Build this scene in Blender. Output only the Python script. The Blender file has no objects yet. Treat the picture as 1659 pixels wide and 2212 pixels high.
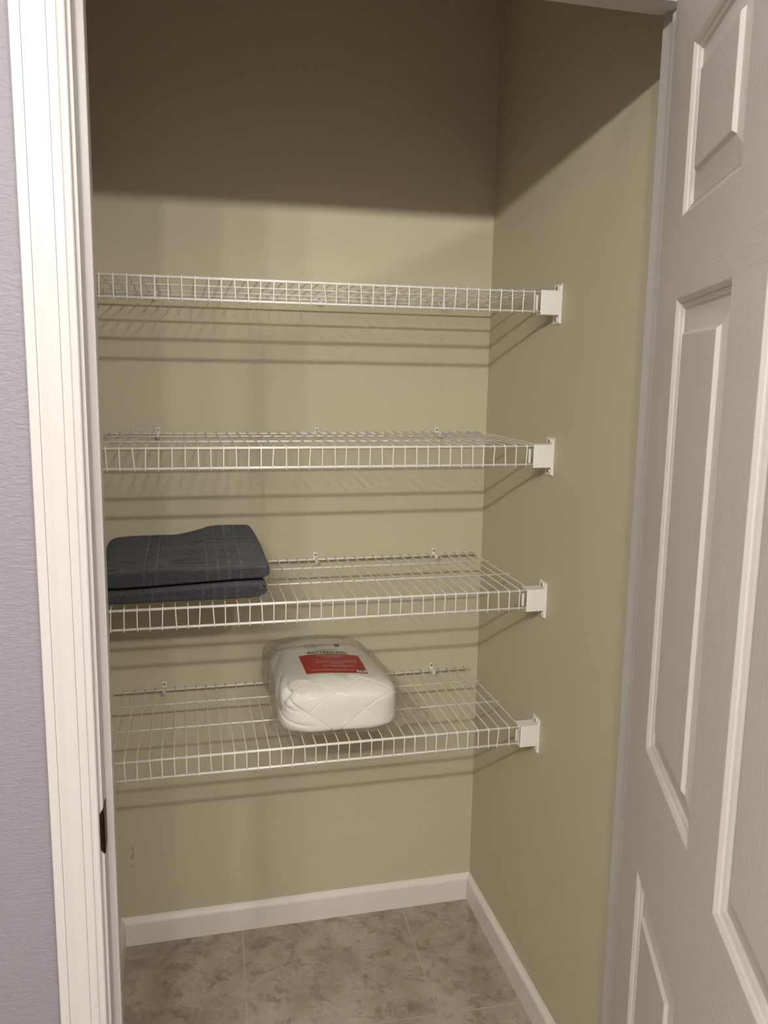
import bpy, bmesh, math, random
from mathutils import Vector, Matrix, noise
from mathutils.bvhtree import BVHTree
random.seed(7)
SC = bpy.context.scene
COL = SC.collection

# ------------------------------------------------------------------ camera
cam_d = bpy.data.cameras.new('camera')
cam = bpy.data.objects.new('camera', cam_d); COL.objects.link(cam)
R_ = Vector((0.97203511, -0.23425762, 0.01646563))
U_ = Vector((0.02404145, 0.16901501, 0.98532022))
F_ = Vector((0.2336017, 0.95736999, -0.16992042))
M = Matrix(((R_.x, U_.x, -F_.x, -0.79807), (R_.y, U_.y, -F_.y, -2.11358), (R_.z, U_.z, -F_.z, 1.55629), (0, 0, 0, 1)))
cam.matrix_world = M
cam_d.sensor_fit = 'HORIZONTAL'; cam_d.sensor_width = 36.0
cam_d.lens = 1771.866 / 1659.0 * 36.0
cam_d.clip_start = 0.02
SC.camera = cam

# ------------------------------------------------------------------ view, world, light settings
SC.view_settings.view_transform = 'Standard'
SC.view_settings.look = 'None'
SC.view_settings.gamma = 1.0
SC.view_settings.use_curve_mapping = False
SC.view_settings.exposure = 0.0
world = bpy.data.worlds.new('world'); SC.world = world
world.use_nodes = True
world.node_tree.nodes['Background'].inputs[0].default_value = (0.9, 0.85, 0.8, 1)
world.node_tree.nodes['Background'].inputs[1].default_value = 0.02
BULBS = [(-1.64, 32.0), (-1.47, 34.0), (-1.28, 26.0), (-1.02, 26.0), (-0.72, 30.0), (-0.30, 46.0)]   # x position, watts of the lamps of the ceiling bar
BULB_Y, BULB_Z, BULB_R = -2.75, 2.315, 0.030
BULB_COL = (1.0, 0.97, 0.915)

# ------------------------------------------------------------------ key measures (metres)
YF, YB = -1.017, -0.903          # hall face and closet face of the front wall
XL, XR = -0.917, -0.079          # jamb faces of the opening
HEAD = 2.089
CEIL = 2.50
WL, WR = -1.0, 0.0               # closet side walls
SHELF_Z = [1.7279, 1.3958, 1.0646, 0.7331]
SHELF_O = [-0.0608, -0.0622, -0.0643, -0.0498]
SHELF_E = [-0.017, -0.022, -0.0256, -0.037]
D, LIP, YBK, M1, M2 = 0.4214, 0.0407, 0.0247, 0.1217, 0.2661
IN = 0.0254

# ------------------------------------------------------------------ node helpers
def mat(name, col, rough=0.5, metal=0.0, spec=0.5):
    m = bpy.data.materials.new(name); m.use_nodes = True
    b = m.node_tree.nodes['Principled BSDF']
    b.inputs['Base Color'].default_value = (*col, 1)
    b.inputs['Roughness'].default_value = rough
    b.inputs['Metallic'].default_value = metal
    b.inputs['Specular IOR Level'].default_value = spec
    return m, m.node_tree, b
def N(t, typ, **kw):
    n = t.nodes.new(typ)
    for k, v in kw.items():
        if hasattr(n, k): setattr(n, k, v)
        else: n.inputs[k].default_value = v
    return n
def coords(t, kind='Object', scale=(1, 1, 1), rot=(0, 0, 0), loc=(0, 0, 0)):
    c = N(t, 'ShaderNodeTexCoord'); m = N(t, 'ShaderNodeMapping')
    m.inputs['Scale'].default_value = scale; m.inputs['Rotation'].default_value = rot; m.inputs['Location'].default_value = loc
    t.links.new(c.outputs[kind], m.inputs['Vector']); return m.outputs[0]
def noise_n(t, vec, scale, detail=3, rough=0.5, dist=0.0):
    n = N(t, 'ShaderNodeTexNoise'); n.inputs['Scale'].default_value = scale
    n.inputs['Detail'].default_value = detail; n.inputs['Roughness'].default_value = rough; n.inputs['Distortion'].default_value = dist
    t.links.new(vec, n.inputs['Vector']); return n.outputs['Fac']
def ramp(t, fac, stops):
    r = N(t, 'ShaderNodeValToRGB'); cr = r.color_ramp
    while len(cr.elements) < len(stops): cr.elements.new(0.5)
    for e, (p, c) in zip(cr.elements, stops):
        e.position = p; e.color = (*c, 1) if len(c) == 3 else c
    t.links.new(fac, r.inputs[0]); return r.outputs[0]
def bump(t, b, height, strength=0.3, dist=0.001, prev=None):
    n = N(t, 'ShaderNodeBump'); n.inputs['Strength'].default_value = strength; n.inputs['Distance'].default_value = dist
    t.links.new(height, n.inputs['Height'])
    if prev is not None: t.links.new(prev, n.inputs['Normal'])
    t.links.new(n.outputs[0], b.inputs['Normal']); return n.outputs[0]
def math_n(t, op, a, bb=None, c=None):
    n = N(t, 'ShaderNodeMath', operation=op)
    for i, v in enumerate((a, bb, c)):
        if v is None: continue
        if isinstance(v, (int, float)): n.inputs[i].default_value = v
        else: t.links.new(v, n.inputs[i])
    return n.outputs[0]
def mixc(t, fac, a, bb, mode='MIX'):
    n = N(t, 'ShaderNodeMix', data_type='RGBA', blend_type=mode)
    for i, v in ((0, fac), (6, a), (7, bb)):
        if isinstance(v, (int, float)): n.inputs[i].default_value = v
        elif isinstance(v, tuple): n.inputs[i].default_value = (*v, 1)
        else: t.links.new(v, n.inputs[i])
    return n.outputs[2]

# ------------------------------------------------------------------ materials
def m_closet_wall():
    m, t, b = mat('beige_wall_paint', (0.55, 0.50, 0.36), 0.75, spec=0.25)
    v = coords(t)
    f = noise_n(t, v, 230, 2, 0.5); g = noise_n(t, v, 60, 3, 0.5)
    h = math_n(t, 'ADD', f, math_n(t, 'MULTIPLY', g, 1.5))
    bump(t, b, h, 0.25, 0.0006)
    return m
def m_back_wall():
    m, t, b = mat('beige_back_wall_paint', (0.55, 0.50, 0.36), 0.75, spec=0.25)
    v = coords(t)
    f = noise_n(t, v, 230, 2, 0.5); g = noise_n(t, v, 60, 3, 0.5)
    bump(t, b, math_n(t, 'ADD', f, math_n(t, 'MULTIPLY', g, 1.5)), 0.25, 0.0006)
    # small scrapes in the paint low on the left
    c = N(t, 'ShaderNodeTexCoord'); s = N(t, 'ShaderNodeSeparateXYZ'); t.links.new(c.outputs['Object'], s.inputs[0])
    dx = math_n(t, 'DIVIDE', math_n(t, 'ADD', s.outputs[0], 0.963), 0.012)
    dz = math_n(t, 'DIVIDE', math_n(t, 'SUBTRACT', s.outputs[2], 0.255), 0.062)
    r2 = math_n(t, 'ADD', math_n(t, 'MULTIPLY', dx, dx), math_n(t, 'MULTIPLY', dz, dz))
    mask = math_n(t, 'MAXIMUM', math_n(t, 'SUBTRACT', 1.0, r2), 0.0)
    v2 = coords(t, scale=(1, 1, 0.45))
    nn = noise_n(t, v2, 170, 2, 0.6)
    k = math_n(t, 'MULTIPLY', math_n(t, 'GREATER_THAN', math_n(t, 'MULTIPLY', nn, math_n(t, 'POWER', mask, 0.3)), 0.54), 0.55)
    t.links.new(mixc(t, k, (0.55, 0.50, 0.36), (0.24, 0.15, 0.10)), b.inputs['Base Color'])
    return m
def m_hall_wall():
    m, t, b = mat('lilac_grey_wall_paint', (0.215, 0.20, 0.222), 0.55, spec=0.4)
    v = coords(t, scale=(0.55, 1, 1.5))
    f = noise_n(t, v, 130, 3, 0.55, 0.6); g = noise_n(t, v, 340, 2, 0.5)
    h = math_n(t, 'ADD', ramp(t, f, [(0.34, (0, 0, 0)), (0.68, (1, 1, 1))]), math_n(t, 'MULTIPLY', g, 0.5))
    bump(t, b, h, 0.55, 0.0009)
    return m
def m_trim():
    m, t, b = mat('white_trim_paint', (0.485, 0.462, 0.445), 0.35, spec=0.4)
    v = coords(t, scale=(1, 1, 0.08)); bump(t, b, noise_n(t, v, 260, 2), 0.04, 0.0003)
    return m
def m_baseboard():
    m, t, b = mat('white_baseboard_paint', (0.77, 0.725, 0.67), 0.4, spec=0.4)
    v = coords(t, scale=(0.1, 0.1, 1)); bump(t, b, noise_n(t, v, 260, 2), 0.1, 0.0004)
    return m
def m_door(name, vec_scale, wave, strength=0.22):
    m, t, b = mat(name, (0.58, 0.55, 0.51), 0.38, spec=0.4)
    v = coords(t, 'UV', scale=vec_scale)
    n1 = noise_n(t, v, 5.0, 5, 0.65, wave)
    n2 = noise_n(t, v, 14.0, 3, 0.6, wave * 0.5)
    h = math_n(t, 'ADD', ramp(t, n1, [(0.35, (0, 0, 0)), (0.5, (1, 1, 1)), (0.62, (0.4, 0.4, 0.4))]), math_n(t, 'MULTIPLY', n2, 0.8))
    bump(t, b, h, strength, 0.001)
    return m
def m_wire():
    m, t, b = mat('white_vinyl_coated_wire', (0.82, 0.80, 0.74), 0.32, spec=0.5)
    v = coords(t); bump(t, b, noise_n(t, v, 400, 2), 0.05, 0.0002)
    return m
def m_plastic():
    m, t, b = mat('white_bracket_plastic', (0.80, 0.79, 0.73), 0.38, spec=0.5)
    v = coords(t); bump(t, b, noise_n(t, v, 600, 2), 0.15, 0.0002)
    return m
def m_metal(name, col, rough):
    m, t, b = mat(name, col, rough, 1.0)
    v = coords(t); f = noise_n(t, v, 300, 2)
    t.links.new(mixc(t, f, tuple(c * 0.8 for c in col), col), b.inputs['Base Color'])
    return m
def m_tile():
    m, t, b = mat('travertine_look_tile', (0.36, 0.30, 0.24), 0.42, spec=0.35)
    v = coords(t)
    big = noise_n(t, v, 6.0, 6, 0.62, 0.25)
    med = noise_n(t, v, 19, 7, 0.72, 0.3)
    fine = noise_n(t, v, 90, 4, 0.7)
    c1 = ramp(t, big, [(0.32, (0.31, 0.262, 0.208)), (0.50, (0.41, 0.362, 0.30)), (0.66, (0.50, 0.455, 0.385))])
    c2 = ramp(t, med, [(0.36, (0.66, 0.61, 0.53)), (0.50, (1, 1, 1)), (0.68, (1.0, 0.97, 0.90))])
    c3 = ramp(t, fine, [(0.3, (0.88, 0.86, 0.84)), (0.6, (1, 1, 1))])
    c = mixc(t, 1.0, c1, c2, 'MULTIPLY'); c = mixc(t, 0.7, c, c3, 'MULTIPLY')
    # dark veins
    vn = noise_n(t, v, 8, 9, 0.78, 0.5)
    vein = ramp(t, math_n(t, 'ABSOLUTE', math_n(t, 'SUBTRACT', vn, 0.5)), [(0.0, (1, 1, 1)), (0.02, (0, 0, 0))])
    vm = math_n(t, 'MULTIPLY', vein, math_n(t, 'GREATER_THAN', noise_n(t, v, 4.0, 2), 0.52))
    c = mixc(t, math_n(t, 'MULTIPLY', vm, 0.5), c, (0.22, 0.18, 0.135))
    br = N(t, 'ShaderNodeTexBrick'); br.offset = 0.0; br.squash = 1.0
    v2 = coords(t, rot=(0, 0, 0.035), loc=(0.6735 + 0.0, 0.433, 0))
    t.links.new(v2, br.inputs['Vector'])
    br.inputs['Scale'].default_value = 1.0; br.inputs['Mortar Size'].default_value = 0.0028
    br.inputs['Mortar Smooth'].default_value = 0.3
    br.inputs['Brick Width'].default_value = 0.4625; br.inputs['Row Height'].default_value = 0.4625
    t.links.new(mixc(t, math_n(t, 'MULTIPLY', br.outputs['Fac'], 0.75), c, (0.45, 0.40, 0.33)), b.inputs['Base Color'])
    h = math_n(t, 'SUBTRACT', math_n(t, 'MULTIPLY', med, 0.5), math_n(t, 'MULTIPLY', br.outputs['Fac'], 1.5))
    bump(t, b, h, 0.3, 0.0015)
    return m
def m_towel():
    m, t, b = mat('charcoal_terry_cloth', (0.03, 0.03, 0.034), 0.95, spec=0.1)
    b.inputs['Sheen Weight'].default_value = 0.25; b.inputs['Sheen Roughness'].default_value = 0.6
    v = coords(t)
    at = N(t, 'ShaderNodeAttribute', attribute_name='band')
    n1 = noise_n(t, v, 420, 2, 0.6); n2 = noise_n(t, v, 900, 2, 0.6)
    pile = math_n(t, 'ADD', n1, n2)
    inv = math_n(t, 'SUBTRACT', 1.0, at.outputs['Fac'])
    h = math_n(t, 'MULTIPLY', pile, math_n(t, 'ADD', math_n(t, 'MULTIPLY', inv, 0.85), 0.15))
    h = math_n(t, 'ADD', h, math_n(t, 'MULTIPLY', inv, 0.9))
    bump(t, b, h, 1.0, 0.0022)
    sp = ramp(t, n1, [(0.42, (0.021, 0.021, 0.025)), (0.60, (0.042, 0.042, 0.047)), (0.72, (0.12, 0.12, 0.12))])
    t.links.new(mixc(t, at.outputs['Fac'], sp, (0.040, 0.038, 0.040)), b.inputs['Base Color'])
    return m
def m_pad():
    m, t, b = mat('white_quilted_fabric', (0.78, 0.76, 0.69), 0.85, spec=0.1)
    v = coords(t); bump(t, b, noise_n(t, v, 500, 2), 0.1, 0.0004)
    b.inputs['Subsurface Weight'].default_value = 0.15; b.inputs['Subsurface Scale'].default_value = 0.01
    return m
def m_bag():
    m = bpy.data.materials.new('clear_plastic_film'); m.use_nodes = True; t = m.node_tree; t.nodes.clear()
    out = N(t, 'ShaderNodeOutputMaterial'); tr = N(t, 'ShaderNodeBsdfTransparent'); gl = N(t, 'ShaderNodeBsdfGlossy')
    tr.inputs[0].default_value = (0.985, 0.985, 0.98, 1); gl.inputs['Roughness'].default_value = 0.13
    gl.inputs[0].default_value = (1, 1, 1, 1)
    df = N(t, 'ShaderNodeBsdfDiffuse'); df.inputs[0].default_value = (0.8, 0.79, 0.74, 1)
    lw = N(t, 'ShaderNodeLayerWeight'); lw.inputs[0].default_value = 0.22
    mx = N(t, 'ShaderNodeMixShader'); m2 = N(t, 'ShaderNodeMixShader'); m2.inputs[0].default_value = 0.015
    v = coords(t, scale=(1, 1, 1)); n1 = noise_n(t, v, 26, 3, 0.55, 1.2); n2 = noise_n(t, v, 9, 2, 0.5, 2.0)
    bp = N(t, 'ShaderNodeBump'); bp.inputs['Strength'].default_value = 1.0; bp.inputs['Distance'].default_value = 0.007
    t.links.new(math_n(t, 'ADD', n1, math_n(t, 'MULTIPLY', n2, 1.5)), bp.inputs['Height'])
    t.links.new(bp.outputs[0], gl.inputs['Normal'])
    fr = math_n(t, 'MULTIPLY', math_n(t, 'ADD', lw.outputs['Fresnel'], 0.03), 0.44)
    t.links.new(fr, mx.inputs[0]); t.links.new(tr.outputs[0], m2.inputs[1]); t.links.new(df.outputs[0], m2.inputs[2])
    t.links.new(m2.outputs[0], mx.inputs[1]); t.links.new(gl.outputs[0], mx.inputs[2])
    t.links.new(mx.outputs[0], out.inputs[0])
    return m
def m_print(name, col):
    m, t, b = mat(name, col, 0.45, spec=0.3)
    v = coords(t); f = noise_n(t, v, 200, 2)
    t.links.new(mixc(t, f, tuple(c * 0.92 for c in col), col), b.inputs['Base Color'])
    return m
MW, MBW, MHW, MT, MBB = m_closet_wall(), m_back_wall(), m_hall_wall(), m_trim(), m_baseboard()
MDV, MDH = m_door('white_door_vertical_grain', (48, 3.0, 1), 0.6), m_door('white_door_horizontal_grain', (1.5, 30, 1), 0.7, 0.34)
MDS = m_door('white_door_smooth_moulding', (10, 3, 1), 0.3, 0.06)
MWI, MPL, MTI, MTO, MPAD, MBAG = m_wire(), m_plastic(), m_tile(), m_towel(), m_pad(), m_bag()
MSC = m_metal('zinc_screw_metal', (0.42, 0.39, 0.34), 0.35)
MBR = m_metal('dark_bronze_metal', (0.06, 0.035, 0.018), 0.45)
MBRS = m_metal('brushed_nickel_metal', (0.55, 0.53, 0.50), 0.3)
MRED, MBLK, MWHT, MGRN, MNAV, MGRY = (m_print('red_print', (0.46, 0.005, 0.006)), m_print('black_print', (0.015, 0.015, 0.02)), m_print('white_print', (0.8, 0.78, 0.74)),
    m_print('green_print', (0.10, 0.13, 0.07)), m_print('navy_print', (0.03, 0.03, 0.09)), m_print('grey_print', (0.2, 0.2, 0.19)))

# ------------------------------------------------------------------ geometry helpers
def obj(name, bm, m, parent=None, smooth=False, mats=None):
    bmesh.ops.recalc_face_normals(bm, faces=bm.faces) if smooth != 'keep' else None
    me = bpy.data.meshes.new(name); bm.to_mesh(me); bm.free()
    for mm in (mats or [m]): me.materials.append(mm)
    if smooth:
        me.polygons.foreach_set('use_smooth', [True] * len(me.polygons))
    o = bpy.data.objects.new(name, me); COL.objects.link(o)
    if parent: o.parent = parent
    return o
def tag(o, label=None, cat=None, group=None, kind=None):
    if label: o['label'] = label
    if cat: o['category'] = cat
    if group: o['group'] = group
    if kind: o['kind'] = kind
    return o
def empty(name, loc):
    o = bpy.data.objects.new(name, None); COL.objects.link(o); o.location = loc; o.empty_display_size = 0.05; return o
def bx(bm, x0, x1, y0, y1, z0, z1, bev=0.0, seg=2):
    vs = [bm.verts.new((x, y, z)) for x in (x0, x1) for y in (y0, y1) for z in (z0, z1)]
    f = [(0, 1, 3, 2), (4, 6, 7, 5), (0, 4, 5, 1), (2, 3, 7, 6), (0, 2, 6, 4), (1, 5, 7, 3)]
    fs = [bm.faces.new([vs[i] for i in q]) for q in f]
    if bev > 0:
        es = list({e for q in fs for e in q.edges})
        bmesh.ops.bevel(bm, geom=es, offset=bev, segments=seg, affect='EDGES', profile=0.5)
def box(name, x0, x1, y0, y1, z0, z1, m, bev=0.0, parent=None, seg=2):
    bm = bmesh.new(); bx(bm, x0, x1, y0, y1, z0, z1, bev, seg); return obj(name, bm, m, parent)
def tube(bm, pts, r, n=10, cap=True):
    pts = [Vector(p) for p in pts]; rings = []
    up = None
    for i, p in enumerate(pts):
        if i == 0: d = pts[1] - p
        elif i == len(pts) - 1: d = p - pts[i - 1]
        else: d = (pts[i + 1] - p).normalized() + (p - pts[i - 1]).normalized()
        d.normalize()
        if up is None: up = Vector((0, 0, 1)) if abs(d.z) < 0.9 else Vector((1, 0, 0))
        a = d.cross(up)
        if a.length < 1e-3: a = d.cross(Vector((1, 0, 0)))
        a.normalize(); b = a.cross(d).normalized(); up = b
        rings.append([bm.verts.new(p + a * r * math.cos(2 * math.pi * k / n) + b * r * math.sin(2 * math.pi * k / n)) for k in range(n)])
    for i in range(len(rings) - 1):
        for k in range(n):
            bm.faces.new((rings[i][k], rings[i][(k + 1) % n], rings[i + 1][(k + 1) % n], rings[i + 1][k]))
    if cap: bm.faces.new(rings[0]); bm.faces.new(rings[-1])
def cyl(bm, c, axis, r, h, n=20, bev=0.0):
    """closed cylinder from c along axis, rounded outer rim"""
    a = Vector(axis).normalized(); s = a.orthogonal().normalized(); q = a.cross(s)
    prof = [(0, r), (h - bev, r)] + ([(h - bev * .3, r - bev * .3), (h, r - bev)] if bev else [(h, r)])
    rings = [[bm.verts.new(Vector(c) + a * t + (s * math.cos(2 * math.pi * k / n) + q * math.sin(2 * math.pi * k / n)) * rr) for k in range(n)] for t, rr in prof]
    for i in range(len(rings) - 1):
        for k in range(n): bm.faces.new((rings[i][k], rings[i][(k + 1) % n], rings[i + 1][(k + 1) % n], rings[i + 1][k]))
    bm.faces.new(rings[0]); bm.faces.new(rings[-1])
def sweep(bm, prof, fn, t0, t1):
    """extrude a closed profile; fn(p, t) gives the 3-D point"""
    a = [bm.verts.new(fn(p, t0)) for p in prof]; b = [bm.verts.new(fn(p, t1)) for p in prof]; n = len(prof)
    for k in range(n): bm.faces.new((a[k], a[(k + 1) % n], b[(k + 1) % n], b[k]))
    bm.faces.new(a); bm.faces.new(b)
def struct(o): o['kind'] = 'structure'; return o

# ------------------------------------------------------------------ the room shell
HX0, HX1, HY0 = -2.7, 1.3, -3.3
struct(box('floor', HX0 - .1, HX1 + .1, HY0 - .1, 0.1, -0.06, 0.0, MTI))
struct(box('wall_back', WL - .1, WR + .1, 0.0, 0.1, 0.0, CEIL, MBW))
struct(box('wall_left', WL - .1, WL, YB, 0.0, 0.0, CEIL, MW))
struct(box('wall_right', WR, WR + .1, YB, 0.0, 0.0, CEIL, MW))
MCE, _t, _b = mat('white_ceiling_paint', (0.72, 0.69, 0.64), 0.8); _v = coords(_t); bump(_t, _b, noise_n(_t, _v, 150, 3), 0.3, 0.001)
struct(box('ceiling', HX0 - .1, HX1 + .1, HY0 - .1, 0.1, CEIL, CEIL + .06, MCE))
JT = 0.018
bm = bmesh.new()
bx(bm, HX0, XL - JT, YF, YB - .001, 0, CEIL); bx(bm, XR + JT + .01, HX1, YF, YB - .001, 0, CEIL); bx(bm, XL - JT, XR + JT + .01, YF, YB - .001, HEAD + JT, CEIL)
struct(obj('wall_front', bm, MHW))
struct(box('wall_hall_left', HX0 - .1, HX0, HY0, YF, 0, CEIL, MHW))
struct(box('wall_hall_right', HX1, HX1 + .1, HY0, YF, 0, CEIL, MHW))
struct(box('wall_hall_rear', HX0, HX1, HY0 - .1, HY0, 0, CEIL, MHW))

# baseboards of the closet: eased top, 80 mm high
BH, BT = 0.0796, 0.013
bprof = [(0, 0), (BT, 0), (BT, BH - .017), (BT - .0012, BH - .013), (BT - .0045, BH - .008), (BT - .0085, BH - .004), (BT - .0105, BH), (0, BH)]
bm = bmesh.new(); sweep(bm, bprof, lambda p, t: (t, -p[0], p[1]), WL, WR); struct(obj('baseboard_back', bm, MBB))
bm = bmesh.new(); sweep(bm, bprof, lambda p, t: (-p[0], t, p[1]), YB, -BT * .2); struct(obj('baseboard_right', bm, MBB))
bm = bmesh.new(); sweep(bm, bprof, lambda p, t: (WL + p[0], t, p[1]), YB, -BT * .2); struct(obj('baseboard_left', bm, MBB))

# door frame: jambs and stops; the right one leans a few millimetres
LEAN = 0.0075
def lean(x, z, k=LEAN): return x + k * (1.6 - z)
bm = bmesh.new(); bx(bm, XL - JT, XL, YF, YB, 0, HEAD + JT, .0015)
bx(bm, XL - .001, XL + .0105, -0.977, -0.945, 0, HEAD, .002)
for v in bm.verts: v.co.x = lean(v.co.x, v.co.z, -0.004)
struct(obj('trim_1', bm, MT))
bm = bmesh.new(); bx(bm, XR, XR + JT, YF, YB, 0, HEAD + JT, .0015)
bx(bm, XR - .0105, XR + .001, -0.977, -0.945, 0, HEAD, .002)
for v in bm.verts: v.co.x = lean(v.co.x, v.co.z)
struct(obj('trim_2', bm, MT))
bm = bmesh.new(); bx(bm, XL, XR + .004, YF, YB, HEAD, HEAD + JT, .0015)
bx(bm, XL + .0, XR + .0, -0.977, -0.945, HEAD - .0105, HEAD + .001, .002)
struct(obj('trim_3', bm, MT))

# moulded casing: (distance from inner edge, projection from wall)
cprof = [(0, 0), (0, .0075), (.0006, .0092), (.0020, .0106), (.0040, .0110), (.0056, .0107), (.0068, .0101), (.0084, .0103), (.0098, .0111), (.0103, .0105), (.0107, .0116), (.0150, .0121), (.0200, .0123), (.0210, .0122), (.0214, .0115), (.0218, .0128),
         (.0255, .0132), (.0300, .0128), (.0345, .0120), (.0375, .0121), (.0415, .0131), (.0455, .0140), (.0482, .0142), (.0486, .0134), (.0490, .0148), (.0540, .0152), (.0595, .0152), (.0607, .0146), (.0610, .0135), (.0610, 0)]
CI = 0.0045
def casing(name, fn, t0, t1):
    bm = bmesh.new(); sweep(bm, cprof, fn, t0, t1); return struct(obj(name, bm, MT))
# left leg, right leg, head with mitred corners
def leg(name, xin, sgn, k):
    bm = bmesh.new()
    a = [bm.verts.new((lean(xin + sgn * p[0], 0, k), YF - p[1], 0)) for p in cprof]
    b = [bm.verts.new((lean(xin + sgn * p[0], HEAD + CI + p[0], k), YF - p[1], HEAD + CI + p[0])) for p in cprof]
    n = len(cprof)
    for i in range(n): bm.faces.new((a[i], a[(i + 1) % n], b[(i + 1) % n], b[i]))
    bm.faces.new(a); bm.faces.new(b); return struct(obj(name, bm, MT))
leg('trim_4', XL - CI, -1, -0.004); leg('trim_5', XR + CI, 1, LEAN)
bm = bmesh.new()
a = [bm.verts.new((lean(XL - CI - p[0], HEAD, -.004), YF - p[1], HEAD + CI + p[0])) for p in cprof]
b = [bm.verts.new((lean(XR + CI + p[0], HEAD, LEAN), YF - p[1], HEAD + CI + p[0])) for p in cprof]
for i in range(len(cprof)): bm.faces.new((a[i], a[(i + 1) % len(cprof)], b[(i + 1) % len(cprof)], b[i]))
bm.faces.new(a); bm.faces.new(b); struct(obj('trim_6', bm, MT))

# ------------------------------------------------------------------ six-panel door, standing open
ANG = math.radians(21.0)
DD = Vector((-math.sin(ANG), -math.cos(ANG), 0)); DN = Vector((-math.cos(ANG), math.sin(ANG), 0))
DH = Vector((-0.124, -1.012, 0)); DK = 0.007; DW, DTH = 0.835, 0.035
def dpt(s, z, dep):   # dep: + out of the inner face
    p = DH + DD * s + DN * dep; return Vector((p.x + DK * (1.6 - z), p.y, z))
SX = [(0.126, 0.383), (0.495, 0.752 - .043)]
SX = [(0.126, 0.383), (0.493, 0.709 + .0)]
ZP = [(0.215, 0.836), (1.026, 1.655), (1.757, 1.966)]
Z0, Z1 = 0.012, 2.073
mprof = [(0.0, 0.0), (.0012, -.0004), (.0056, -.0034), (.0068, -.0056), (.0076, -.0051), (.0110, -.0074), (.0118, -.0068), (.0138, -.0096), (.0150, -.0098), (.0250, -.0088), (.0430, -.0050), (.0440, -.0047), (.0480, -.0006), (.0492, -.0002)]
def build_door():
    bm = bmesh.new(); uvl = bm.loops.layers.uv.new('UVMap')
    def quad(pts, mi, side):
        vs = [bm.verts.new(dpt(s, z, d if side > 0 else -DTH - d)) for s, z, d in pts]
        f = bm.faces.new(vs if side > 0 else vs[::-1]); f.material_index = mi
        loc = pts if side > 0 else pts[::-1]
        for lp, q in zip(f.loops, loc): lp[uvl].uv = (q[0], q[1])
    ss = [0] + [v for p in SX for v in p] + [DW]; zz = [Z0] + [v for p in ZP for v in p] + [Z1]
    for side in (1, -1):
        for i in range(len(ss) - 1):
            for j in range(len(zz) - 1):
                if i in (1, 3) and j in (1, 3, 5): continue
                rail = (j % 2 == 0) and i in (1, 3)
                quad([(ss[i], zz[j], 0), (ss[i + 1], zz[j], 0), (ss[i + 1], zz[j + 1], 0), (ss[i], zz[j + 1], 0)], 1 if rail or (i == 2 and j in (0, 2, 4, 6)) else 0, side)
        for s0, s1 in SX:
            for z0, z1 in ZP:
                R = [((s0 + o, z0 + o), (s1 - o, z0 + o), (s1 - o, z1 - o), (s0 + o, z1 - o), d) for o, d in mprof]
                for ri, (a, b) in enumerate(zip(R, R[1:])):
                    for k in range(4):
                        k2 = (k + 1) % 4
                        quad([(*a[k], a[4]), (*a[k2], a[4]), (*b[k2], b[4]), (*b[k], b[4])], 2 if ri < 8 else 0, side)
                L = R[-1]; quad([(*L[k], L[4]) for k in range(4)], 0, side)
    for (s0, z0), (s1, z1) in (((0, Z0), (DW, Z0)), ((DW, Z0), (DW, Z1)), ((DW, Z1), (0, Z1)), ((0, Z1), (0, Z0))):
        vs = [bm.verts.new(dpt(s0, z0, 0)), bm.verts.new(dpt(s0, z0, -DTH)), bm.verts.new(dpt(s1, z1, -DTH)), bm.verts.new(dpt(s1, z1, 0))]
        f = bm.faces.new(vs)
        for lp in f.loops: lp[uvl].uv = (0.5, 0.5)
    bmesh.ops.remove_doubles(bm, verts=bm.verts, dist=0.00005)
    return bm
door = struct(obj('door_1', build_door(), None, mats=[MDV, MDH, MDS]))
tag(door, 'white six-panel door standing open at the right of the closet', 'door')
# knob with rosette on both faces and three hinges
for sd in (1, -1):
    bm = bmesh.new(); c = dpt(DW - .065, .93, 0 if sd > 0 else -DTH); ax = DN * sd
    cyl(bm, c, ax, .032, .006, 32, .002); cyl(bm, c + ax * .005, ax, .012, .03, 24, .001)
    bmesh.ops.create_uvsphere(bm, u_segments=24, v_segments=14, radius=.026, matrix=Matrix.Translation(c + ax * .048))
    obj('knob', bm, MBRS, door, smooth=True)
for z in (.25, 1.05, 1.85):
    bm = bmesh.new(); c = dpt(-.004, z, -DTH - .004); tube(bm, [c, c + Vector((0, 0, .09))], .0055, 14); obj('hinge', bm, MBRS, door)

# strike plate on the left jamb, its dark lip curling over the jamb edge
sp = empty('strike_plate', (XL, -1.0, .893))
tag(sp, 'dark bronze strike plate lip on the edge of the left white door jamb', 'strike plate')
def spx(z): return lean(XL, z, -.004)
bm = bmesh.new(); x = spx(.925)
bx(bm, x - .0002, x + .0012, -1.0165, -.985, .893, .957, .0004)
o = obj('plate', bm, MBR); o.parent = sp; o.matrix_parent_inverse = Matrix.Translation(-Vector(sp.location))
bm = bmesh.new(); rows = []
for i in range(17):
    u = i / 16; z = .893 + u * .066
    w = .0098 * (math.sin(math.pi * min(1, max(0, u))) ** 0.6) * (1 if u < .7 else 1 - (u - .7) * 1.1)
    rows.append([bm.verts.new(q) for q in ((x + .0014, -1.008, z), (x + .0014, -1.0178, z), (x - w * .5, -1.0195, z), (x - w, -1.0185, z), (x - w, -1.0172, z), (x + .0002, -1.0165, z))])
for r0, r1 in zip(rows, rows[1:]):
    for k in range(6): bm.faces.new((r0[k], r0[(k + 1) % 6], r1[(k + 1) % 6], r1[k]))
bm.faces.new(rows[0]); bm.faces.new(rows[-1])
o = obj('curved_lip', bm, MBR, smooth=True); o.parent = sp; o.matrix_parent_inverse = Matrix.Translation(-Vector(sp.location))

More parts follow.
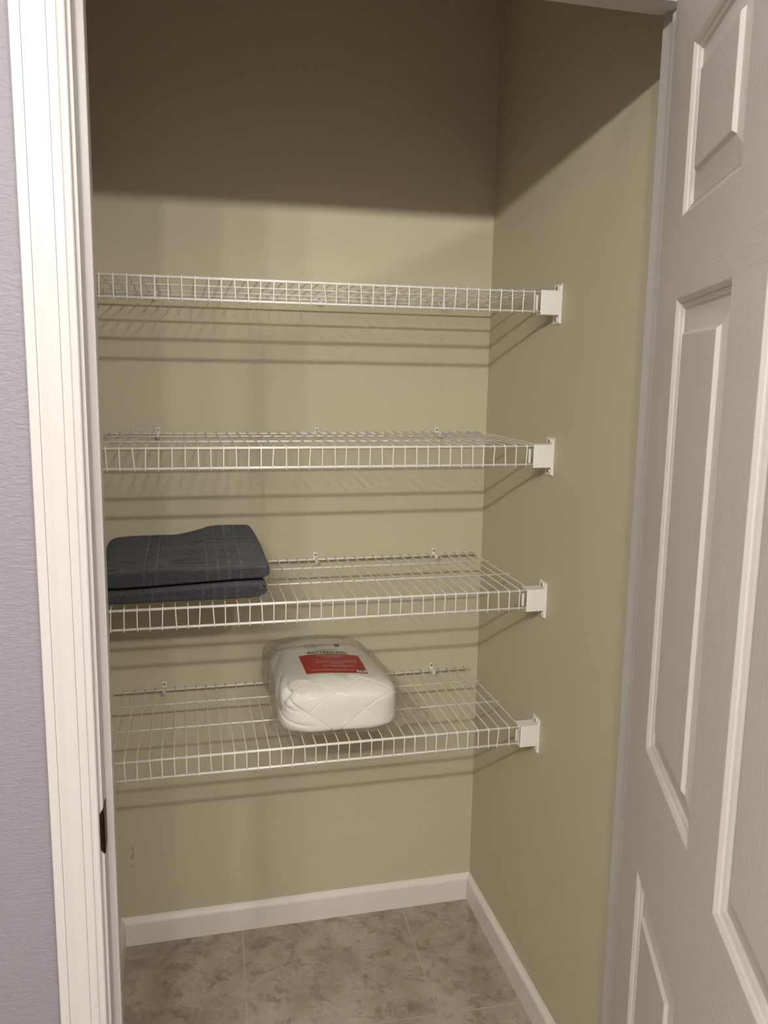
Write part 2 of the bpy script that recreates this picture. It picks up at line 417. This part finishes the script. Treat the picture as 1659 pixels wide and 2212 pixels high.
# ------------------------------------------------------------------ ceiling bar lamp of the hall (behind the camera)
lampr = empty('ceiling_bar_lamp', (-.88, BULB_Y, CEIL))
tag(lampr, 'ceiling bar lamp with six bulbs in the hall, behind the viewer', 'lamp')
bm = bmesh.new(); bx(bm, -.84, .66, -.03, .03, -.045, 0, .006); obj('bar', bm, MBRS, lampr)
for x, w in BULBS:
    bm = bmesh.new(); cyl(bm, (x + .88, 0, -.04), (0, 0, -1), .02, .10, 24, .003); obj('socket', bm, MBRS, lampr)
    ld = bpy.data.lights.new('bulb', 'POINT'); ld.energy = w; ld.shadow_soft_size = BULB_R; ld.color = BULB_COL
    lo = bpy.data.objects.new('bulb', ld); COL.objects.link(lo); lo.parent = lampr; lo.location = (x + .88, 0, BULB_Z - CEIL)

# ------------------------------------------------------------------ wire shelves
RR, RM, RBK, RW = .0030, .0021, .0026, .00125
def wire_mesh(zc):
    """one cross wire: over the deck, round the front rod and down to the lower rod; origin on the front rod"""
    bm = bmesh.new(); t = RR + RW * .6
    pts = [(0, D - YBK + .006, t - .0016), (0, D - YBK - .03, t - .0010), (0, .03, t), (0, .004, t), (0, 0, t - .0003), (0, -.0026, t - .0016), (0, -t, -.0012), (0, -t, -.01), (0, -t, -LIP + .002), (0, -t + .0004, -LIP - .0045)]
    tube(bm, pts, RW, 8); return bm
wme = None
sh_names = ['topmost', 'second', 'third', 'lowest']
sh_labels = ['topmost empty white wire shelf, seen from slightly below', 'second white wire shelf from the top, empty and at eye level',
             'third white wire shelf from the top, carrying the folded charcoal towels', 'lowest white wire shelf, carrying the bagged white mattress pad']
shelves = []
XS = -0.990
for i in range(4):
    z, o, xe = SHELF_Z[i], SHELF_O[i], SHELF_E[i]
    s = empty('wire_shelf', (XS, -D, z)); shelves.append(s)
    tag(s, sh_labels[i], 'shelf', 'white wire shelves in the closet')
    def rod(name, y, zz, r, x1, x0=0.0, nx=2):
        bm = bmesh.new(); tube(bm, [(x0, y, zz), (x1 - XS, y, zz)], r, 12); return obj(name, bm, MWI, s, smooth=True)
    xf = -.010
    rod('front_rod', 0, 0, RR, xf); rod('lower_front_rod', 0, -LIP, RR * .95, xf)
    rod('middle_rod', D - M2, RR - RM - RW * .4 - .0006, RM, xe); rod('middle_rod', D - M1, RR - RM - RW * .4 - .0006, RM, xe)
    rod('back_rod', D - YBK, RR - RBK - RW * .6 - .0010, RBK, xe + .001)
    if wme is None:
        w0 = obj('cross_wire', wire_mesh(z), MWI, s, smooth=True); wme = w0.data; COL.objects.unlink(w0); bpy.data.objects.remove(w0)
    last = 35 if i == 3 else 36
    for k in range(-2, last + 1):
        x = o - (35 - k) * IN
        if x < XS + .003: continue
        w = bpy.data.objects.new('cross_wire', wme); COL.objects.link(w); w.parent = s
        w.location = (x - XS + random.gauss(0, .0003), 0, 0)
        w.rotation_euler = (0, random.gauss(0, .018) if random.random() < .75 else random.gauss(0, .05), random.gauss(0, .0007))

# end brackets on the right wall
bnames = ['topmost', 'second', 'third', 'lowest']
blabels = ['white end bracket on the right wall holding the topmost wire shelf', 'white end bracket on the right wall holding the second wire shelf from the top',
           'white end bracket on the right wall holding the towel shelf', 'white end bracket on the right wall holding the lowest wire shelf']
def make_bracket():
    r = empty('end_bracket', (0, 0, 0))
    bm = bmesh.new()
    bx(bm, -.0490, -.002, -.4320, -.4300, -.0470, .0040, .0009)
    bx(bm, -.0480, -.002, -.4310, -.3960, .0026, .0044, .0006)
    bx(bm, -.0480, -.002, -.4310, -.3960, -.0474, -.0456, .0006)
    obj('cover', bm, MPL, r)
    bm = bmesh.new(); bx(bm, -.0525, -.0470, -.4135, -.4105, -.0385, -.0045, .0008); obj('inner_tongue', bm, MPL, r)
    bm = bmesh.new()
    bx(bm, -.0026, -.0001, -.4330, -.3950, -.0655, .0190, .0006)
    bx(bm, -.0068, -.0020, -.4322, -.4285, -.0640, .0150, .0008)
    obj('wall_plate', bm, MPL, r)
    for z in (.0105, -.0560):
        bm = bmesh.new(); cyl(bm, (-.0022, -.4150, z), (-1, 0, 0), .0062, .0034, 20, .001); obj('screw_boss', bm, MPL, r)
        bm = bmesh.new(); cyl(bm, (-.0050, -.4150, z), (-1, 0, 0), .0042, .0020, 18, .0008); obj('screw', bm, MSC, r, smooth=False)
    return r
def copy_tree(o, parent=None):
    c = o.copy(); COL.objects.link(c); c.parent = parent
    for ch in list(o.children): copy_tree(ch, c)
    return c
br0 = make_bracket()
for i in range(4):
    b = br0 if i == 0 else copy_tree(br0)
    b.location = (0, 0, SHELF_Z[i]); tag(b, blabels[i], 'bracket', 'end brackets on the right wall')

# wall clips above the back rods
def make_clip():
    r = empty('wall_clip', (0, 0, 0))
    bm = bmesh.new(); bx(bm, -.0048, .0048, -.0022, -.0001, -.0105, .0062, .0007)
    bx(bm, -.0040, .0040, -.0250, -.0015, -.0140, -.0108, .0008)
    obj('clip_plate', bm, MPL, r)
    bm = bmesh.new()
    pts = [(0, -.0250 + .0046 * math.cos(a), -.0080 + .0046 * math.sin(a)) for a in [math.radians(q) for q in range(30, 331, 20)]]
    tube(bm, pts, .0016, 8); bx(bm, -.0042, -.0022, -.0305, -.0282, -.0165, -.0040, .0008); bx(bm, .0022, .0042, -.0305, -.0282, -.0165, -.0040, .0008); bx(bm, -.0042, .0042, -.0300, -.0215, -.0142, -.0112, .0008)
    bx(bm, -.0014, .0014, -.0315, -.0285, -.0195, -.0020, .0006)
    obj('hook', bm, MPL, r)
    bm = bmesh.new(); cyl(bm, (0, -.0020, 0), (0, -1, 0), .0031, .0016, 18, .0007)
    bx(bm, -.0018, .0018, -.0040, -.0034, -.0003, .0003)
    obj('screw', bm, MSC, r)
    return r
cl0 = make_clip(); cnt = 0
words = [('topmost', 'under'), ('second', 'above'), ('third', 'above'), ('lowest', 'above')]
clips = [(0, -.8604, 'leftmost'), (0, -.4619, 'middle'), (0, -.1397, 'rightmost'), (1, -.8622, 'leftmost'), (1, -.4652, 'middle'), (1, -.1407, 'rightmost'),
         (2, -.4687, 'middle'), (2, -.1401, 'rightmost'), (3, -.8662, 'leftmost'), (3, -.1380, 'rightmost')]
sdesc = ['topmost wire shelf', 'second wire shelf from the top', 'towel shelf', 'lowest wire shelf']
for i, x, w in clips:
    c = cl0 if cnt == 0 else copy_tree(cl0); cnt += 1
    c.location = (x, 0, SHELF_Z[i] + .0062)
    if i == 2: w2 = 'left' if w == 'middle' else 'right'; lab = 'white screwed wall clip of the towel shelf, the %s one in view' % w2
    elif i == 3: w2 = 'left' if w == 'leftmost' else 'right'; lab = 'white wall clip of the lowest wire shelf, %s of the mattress pad' % w2
    else: lab = 'white wall clip of the %s, %s of its three' % (sdesc[i], w)
    tag(c, lab, 'clip', 'wall clips holding the back rods')

# ------------------------------------------------------------------ folded towels
def sst(a, b, x):
    t = min(1, max(0, (x - a) / (b - a))); return t * t * (3 - 2 * t)
def towel(name, x0, x1, y0, y1, z0, hfun, seed, bands, wr, nfront=3.2, endbulge=None):
    NU, NV = 300, 420
    bm = bmesh.new(); lay = bm.verts.layers.float.new('band')
    cy, hy = (y0 + y1) / 2, (y1 - y0) / 2; xc, hx = (x0 + x1) / 2, (x1 - x0) / 2
    loopb = [.018, .045, .07, .115, .14, .20, .225, .25, .31]
    rows = []
    fine = [2 * math.pi * k / 8000 for k in range(8001)]
    pt = lambda a: (math.copysign(abs(math.cos(a)) ** (2 / 7.0), math.cos(a)) * hy, math.copysign(abs(math.sin(a)) ** (2 / nfront), math.sin(a)) * .025)
    cum = [0.0]; pp = pt(0)
    for a in fine[1:]:
        q = pt(a); cum.append(cum[-1] + math.hypot(q[0] - pp[0], q[1] - pp[1])); pp = q
    angs = []; kk = 0
    for j in range(NV):
        tgt = cum[-1] * j / NV
        while cum[kk + 1] < tgt: kk += 1
        angs.append(fine[kk] + (fine[kk + 1] - fine[kk]) * (tgt - cum[kk]) / max(1e-12, cum[kk + 1] - cum[kk]))
    for i in range(NU + 1):
        u = -1 + 2 * i / NU; uu = math.copysign(abs(u) ** .85, u); 
        shr = max(0.0, (1 - abs(uu) ** 14)) ** (1 / 3.0)
        row = []
        for j in range(NV):
            a = angs[j]
            c, s = math.cos(a), math.sin(a)
            pw = 2 / 5.0
            yy = math.copysign(abs(c) ** (2 / 7.0), c); zz = math.copysign(abs(s) ** (2 / nfront), s)
            x = xc + uu * hx; y = cy + yy * hy * (.90 + .10 * shr)
            top = hfun(x, y)
            h = (top - z0) / 2
            z = z0 + h + zz * h * shr
            if endbulge: x += endbulge(x, y, zz) * (1 if u > 0.5 else 0) * sst(.8, 1, u)
            # creases along the towel on its upper face, soft lumps everywhere
            P = Vector((x * 9 + seed, y * 55, z * 30)); q = noise.noise(P); q2 = noise.noise(Vector((x * 26, y * 90 + seed, z * 60)))
            topw = sst(.35, .95, zz) * shr
            cre = -wr * topw * (max(0, 1 - abs(q) * 7) ** 1.5) * (.35 + .65 * sst(-.1, .35, noise.noise(Vector((x * 7, y * 9, seed)))))
            lump = .0016 * noise.noise(Vector((x * 16, y * 16, z * 24 + seed))) + .0007 * q2
            # woven bands, slightly sunk
            bnd = 0
            for bxp in bands:
                w = .0020; bnd = max(bnd, 1 - sst(w * .3, w * 1.5, abs(x - bxp + .0015 * noise.noise(Vector((y * 12, z * 20, seed))))))
            fr = (y - y0) + (top - z) * .8
            for lb in loopb:
                bnd = max(bnd, (1 - sst(.0006, .0032, abs(fr - lb + .0012 * noise.noise(Vector((x * 20, seed, 1)))))) * .6)
            sink = -.0006 * bnd
            dz = (cre + lump + sink) * (1 if s > 0 else .3) * max(abs(s), .25); dy = -(lump + sink) * max(0, -c) * (1 - abs(s) * .6)
            v = bm.verts.new((x, y + dy, max(z + dz, z0))); v[lay] = bnd; row.append(v)
        rows.append(row)
    for a, b in zip(rows, rows[1:]):
        for j in range(NV): bm.faces.new((a[j], a[(j + 1) % NV], b[(j + 1) % NV], b[j]))
    bmesh.ops.remove_doubles(bm, verts=bm.verts, dist=.00001)
    return obj(name, bm, MTO, smooth=True)
zt = SHELF_Z[2] + RR + RW * 1.6 + .0004
BX = [-.7585, -.736, -.713, -.688, -.8846, -.861]
def h_low(x, y): return zt + .031 + .010 * sst(-.95, -.66, x) * (1 - .0 * y) + .002 * sst(-.1, 0, y)
lowt = towel('folded_towel', -.978, -.6385, -.412, -.045, zt, h_low, 3.1, [b - .010 for b in BX], .0, 4.6,
             lambda x, y, zz: .004 * math.sin(zz * 9))
tag(lowt, 'charcoal folded bath towel directly on the wire shelf, lower of two', 'towel', 'folded charcoal towels')
def h_up(x, y):
    base = zt + .0795 + .004 * noise.noise(Vector((x * 9, y * 9, 2)))
    base += .026 * sst(-.84, -.72, x) * sst(-.30, -.05, y)
    base += .006 * math.exp(-((x + .665) / .03) ** 2 - ((y + .30) / .03) ** 2) - .006 * math.exp(-((x + .66) / .03) ** 2 - ((y + .345) / .012) ** 2)
    return base
def low_base(x): return zt + .0315 + .010 * sst(-.95, -.66, x)
upt = towel('folded_towel', -.984, -.628, -.414, -.040, zt + .0318, h_up, 11.7, BX, .0085, 4.2, lambda x, y, zz: .005 * sst(-.5, .2, zz) * 0 - .012 * sst(-.25, -.05, y))
for v in upt.data.vertices:   # underside follows the lower towel
    lb = low_base(v.co.x) + .0006
    tp = h_up(v.co.x, v.co.y); z0_ = zt + .0318
    f = 1 - min(1, max(0, (v.co.z - z0_) / max(.001, tp - z0_))); v.co.z += (lb - z0_) * f
tag(upt, 'charcoal folded bath towel with creased top, upper of two', 'towel', 'folded charcoal towels')

# ------------------------------------------------------------------ bagged mattress pad
zp = SHELF_Z[3] + RR + RW * 1.6 + .0006
def cube_grid(n):
    bm = bmesh.new(); seen = {}
    def V(p):
        k = tuple(round(c * n) for c in p)
        if k not in seen: seen[k] = bm.verts.new(p)
        return seen[k]
    for ax in range(3):
        for sg in (-1, 1):
            for i in range(n):
                for j in range(n):
                    q = []
                    for a, b in ((i, j), (i + 1, j), (i + 1, j + 1), (i, j + 1)):
                        p = [0, 0, 0]; p[ax] = sg; p[(ax + 1) % 3] = -1 + 2 * a / n; p[(ax + 2) % 3] = -1 + 2 * b / n; q.append(V(p))
                    bm.faces.new(q)
    return bm
def pad_shape(p, n, g, topadd=0.0):
    """p in the cube -> point of the pillow-like package; g grows it"""
    nz = n + 6.0 * min(1, max(0, -p.z * 1.6))
    k = ((abs(p.x) ** (n + 1.2) + abs(p.y) ** (n + 1.2)) ** (nz / (n + 1.2)) + abs(p.z) ** nz) ** (1 / nz)
    q = p / k
    y = -.2055 + q.y * (.184 + g)
    t = (y + .3895) / .368
    cx = -.4600 - .0265 * t; hw = .1460 - .029 * t + g
    h = .118 + .010 * t + g
    z = zp + (q.z * .5 + .5) * h
    z += .004 * math.exp(-((q.x) / .6) ** 2) * max(0, q.z)
    return Vector((cx + q.x * hw, y, z)), q
pk = empty('bagged_mattress_pad', (-.47, -.2, zp))
tag(pk, 'white quilted mattress pad in a clear plastic bag with a red label', 'mattress pad')
PINV = Matrix.Translation(-Vector(pk.location))
bm = cube_grid(110)
for v in bm.verts:
    P, q = pad_shape(v.co.copy(), 3.3, 0.0)
    topz = zp + .125
    w = P.y - (topz - P.z) * 1.0
    # quilting diamonds
    fr = 1 - sst(-.345, -.320, P.y)
    g = 0
    for a in ((P.x * .8 + w * 1.0 + .21), (P.x * .8 - w * 1.0 + .03)):
        d = abs((a / .105) % 1 - .5) * .105; g = max(g, math.exp(-(d / .0022) ** 2))
    nrm = Vector((q.x ** 3, q.y ** 3, q.z ** 3)); nrm.normalize()
    off = -.0015 * g * max(fr, .15) + (.001 + .0022 * fr) * noise.noise(Vector((P.x * 14, P.y * 14, P.z * 20)))
    # folded layers and wrinkles on the left flank
    side = sst(.35, .95, -q.x) * (1 - sst(.85, 1, -q.y) * .3)
    side *= 1 - .9 * sst(.5, .9, q.z)
    rid = max(0, 1 - abs(noise.noise(Vector((P.x * 8 + 4, P.y * 5 + P.z * 9, P.z * 30 - P.y * 16)))) * 5)
    off += -.007 * side * rid ** 1.4 + .004 * side * noise.noise(Vector((P.x * 20, P.y * 20, P.z * 40)))
    notch = math.exp(-((P.x + .598) / .016) ** 2 - ((P.y + .345) / .010) ** 2 - ((P.z - zp - .098) / .022) ** 2)
    P = P + nrm * off + Vector((.016, 0, -.008)) * notch
    P.z = max(P.z, zp)
    v.co = P
pad = obj('quilted_pad', bm, MPAD, smooth=True); pad.parent = pk; pad.matrix_parent_inverse = PINV
bvh = BVHTree.FromPolygons([v.co.copy() for v in pad.data.vertices], [tuple(p.vertices) for p in pad.data.polygons])
def top_at(x, y, eps):
    h = bvh.ray_cast(Vector((x, y, 1.1)), Vector((0, 0, -1)))
    return Vector((x, y, (h[0].z if h[0] else zp) + eps))
# clear bag with loose corners
bm = cube_grid(90)
for v in bm.verts:
    c = v.co.copy(); P, q = pad_shape(c, 3.9, .0050)
    low = max(0, (.5 - c.z) / 1.5)
    fc = sst(.15, 1, -c.y) 
    if c.x > 0: P += Vector((.060, .012, 0)) * (sst(.55, 1, c.x) * fc * sst(.1, 1, low)) ** 1.3
    if c.x < 0: P += Vector((-.030, .022, 0)) * (sst(.55, 1, -c.x) * fc * sst(.1, 1, low)) ** 1.2
    P += Vector((-.018, 0, .0)) * (sst(.6, 1, -c.x) * sst(.2, 1, c.y))
    P += Vector((.020, 0, .0)) * (sst(.5, 1, c.x) * sst(.1, .8, low))
    P.y -= .010 * sst(.5, 1, -c.y) * sst(.3, 1, low)
    nrm = Vector((q.x ** 3, q.y ** 3, q.z ** 3)).normalized()
    rid = max(0, 1 - abs(noise.noise(Vector((P.x * 16, P.y * 12, P.z * 14 + 5)))) * 6)
    away = 1 - .8 * sst(.55, .9, q.z) * sst(-.36, -.32, P.y)
    P += nrm * (.0035 * rid ** 2 + .0022 * abs(noise.noise(Vector((P.x * 40, P.y * 40, P.z * 40))))) * away
    P.z = max(P.z, zp - .0002); P.y = min(P.y, -.004)
    v.co = P
bag = obj('plastic_bag', bm, MBAG, smooth=True); bag.parent = pk; bag.matrix_parent_inverse = PINV
bag['label'] = 'clear plastic film bag'
# printed insert: everything lies on the upper face of the pad, under the film
TL, TR, BR_, BL = Vector((-.5408, -.2000)), Vector((-.3958, -.2183)), Vector((-.3942, -.3274)), Vector((-.5367, -.3080))
def lab(u, v, eps):
    p = (TL * (1 - u) + TR * u) * (1 - v) + (BL * (1 - u) + BR_ * u) * v
    return top_at(p.x, p.y, eps)
def patch(bm, u0, u1, v0, v1, eps, nu=None, nv=None):
    nu = nu or max(1, int((u1 - u0) * 40)); nv = nv or max(1, int((v1 - v0) * 30))
    g = [[bm.verts.new(lab(u0 + (u1 - u0) * i / nu, v0 + (v1 - v0) * j / nv, eps)) for i in range(nu + 1)] for j in range(nv + 1)]
    for j in range(nv):
        for i in range(nu): bm.faces.new((g[j][i], g[j + 1][i], g[j + 1][i + 1], g[j][i + 1]))
def put(name, bm, m, label=None):
    o = obj(name, bm, m); o.parent = pk; o.matrix_parent_inverse = PINV
    if label: o['label'] = label
    return o
def text(name, s, u0, u1, vb, hgt, m, eps, bold=0.0, label=None):
    """lettering laid on the insert: from u0 to u1, baseline vb, cap height hgt in label heights"""
    cu = bpy.data.curves.new(name, 'FONT'); cu.body = s; cu.size = 1.0; cu.offset = bold; cu.resolution_u = 3
    to = bpy.data.objects.new(name, cu); COL.objects.link(to)
    dg = bpy.context.evaluated_depsgraph_get(); dg.update()
    me = bpy.data.meshes.new_from_object(to.evaluated_get(dg)); COL.objects.unlink(to); bpy.data.objects.remove(to)
    tb = bmesh.new(); tb.from_mesh(me); bmesh.ops.dissolve_limit(tb, angle_limit=.01, verts=tb.verts, edges=tb.edges); bmesh.ops.triangulate(tb, faces=tb.faces, ngon_method='EAR_CLIP'); tb.to_mesh(me); tb.free()
    xs = [v.co.x for v in me.vertices]; ys = [v.co.y for v in me.vertices]; x0, x1, yh = min(xs), max(xs), .70
    for v in me.vertices:
        v.co = lab(u0 + (v.co.x - x0) / (x1 - x0) * (u1 - u0), vb - v.co.y / yh * hgt, eps)
    me.materials.append(m)
    o = bpy.data.objects.new(name, me); COL.objects.link(o); o.parent = pk; o.matrix_parent_inverse = PINV
    if label: o['label'] = label
    return o
E1, E2 = .0012, .0022
bm = bmesh.new(); patch(bm, 0, 1, 0, 1, E1, 60, 40); put('red_label', bm, MRED, 'red printed label')
text('product_name', 'MATTRESS PAD', .165, .83, -.045, .125, MBLK, E2, .010, 'bold black lettering MATTRESS PAD')
text('product_line', 'SUPER SOFT', .30, .665, -.215, .072, MGRY, E2, 0, 'thin grey lettering SUPER SOFT')
bm = bmesh.new()
def words_row(bm, u0, u1, v, h, wmin=.012, wmax=.03, eps=E2, sp=.3):
    u = u0
    while u < u1:
        n = random.randint(3, 9)
        for _ in range(n):
            w = random.uniform(.004, .008); hh = h * random.choice((.6, .6, 1.0))
            if u + w > u1: break
            patch(bm, u, u + w, v - hh, v, eps, 1, 1); u += w + .0030
        u += .010
words_row(bm, .185, .82, -.008, .018); put('fine_print', bm, MBLK)
bm = bmesh.new()
for u0, u1, v, h in ((.27, .76, .115, .034), (.38, .67, .165, .03), (.34, .70, .225, .022), (.40, .64, .262, .020), (.19, .92, .37, .022), (.24, .88, .455, .024), (.22, .90, .50, .022),
                     (.46, .66, .585, .045), (.32, .84, .665, .024), (.31, .86, .715, .024), (.49, .70, .76, .022), (.10, .80, .90, .032)):
    words_row(bm, u0, u1, v, h)
put('white_lettering', bm, MWHT, 'small white lettering on the red label')
bm = bmesh.new(); patch(bm, .825, .985, .87, .985, E2, 6, 4); put('barcode_field', bm, MWHT)
bm = bmesh.new(); u = .845
while u < .955:
    w = random.choice((.003, .006, .009)); patch(bm, u, u + w, .885, .945, E2 + .0003, 1, 2); u += w + random.choice((.003, .006))
patch(bm, .885, .915, .79, .855, E2, 1, 1); patch(bm, .925, .95, .80, .86, E2, 1, 1)
put('barcode', bm, MBLK)
text('brand_name', 'MAIN', .245, .365, -.505, .055, MNAV, E2, .006); text('brand_name', 'STAYS', .368, .53, -.505, .055, MGRY, E2, 0)
bm = bmesh.new()
for u0, u1, v0, v1 in ((.17, .345, -.640, -.628), (.17, .345, -.425, -.413), (.17, .178, -.64, -.413), (.337, .345, -.64, -.575), (.337, .345, -.46, -.39)): patch(bm, u0, u1, v0, v1, E2, 4, 2)
put('logo_frame', bm, MNAV)
bm = bmesh.new(); patch(bm, .685, .765, -.69, -.525, E1, 3, 3); put('care_mark', bm, MGRN, 'dark green square mark')
bm = bmesh.new()
for k in range(3): patch(bm, .700 + .012 * k, .750 - .008 * k, -.66 + .045 * k, -.65 + .045 * k, E2, 1, 1)
put('care_mark_lines', bm, MWHT)
bm = bmesh.new(); prev = None
for k in range(41):
    a = math.radians(185 + k * 170 / 40); ring = []
    for r in (.0262, .0280): ring.append(bm.verts.new(top_at(-.5465 + r * math.cos(a), -.056 + 1.15 * r * math.sin(a), E2)))
    if prev: bm.faces.new((prev[0], prev[1], ring[1], ring[0]))
    prev = ring
put('red_ring', bm, MRED, 'thin red printed ring')
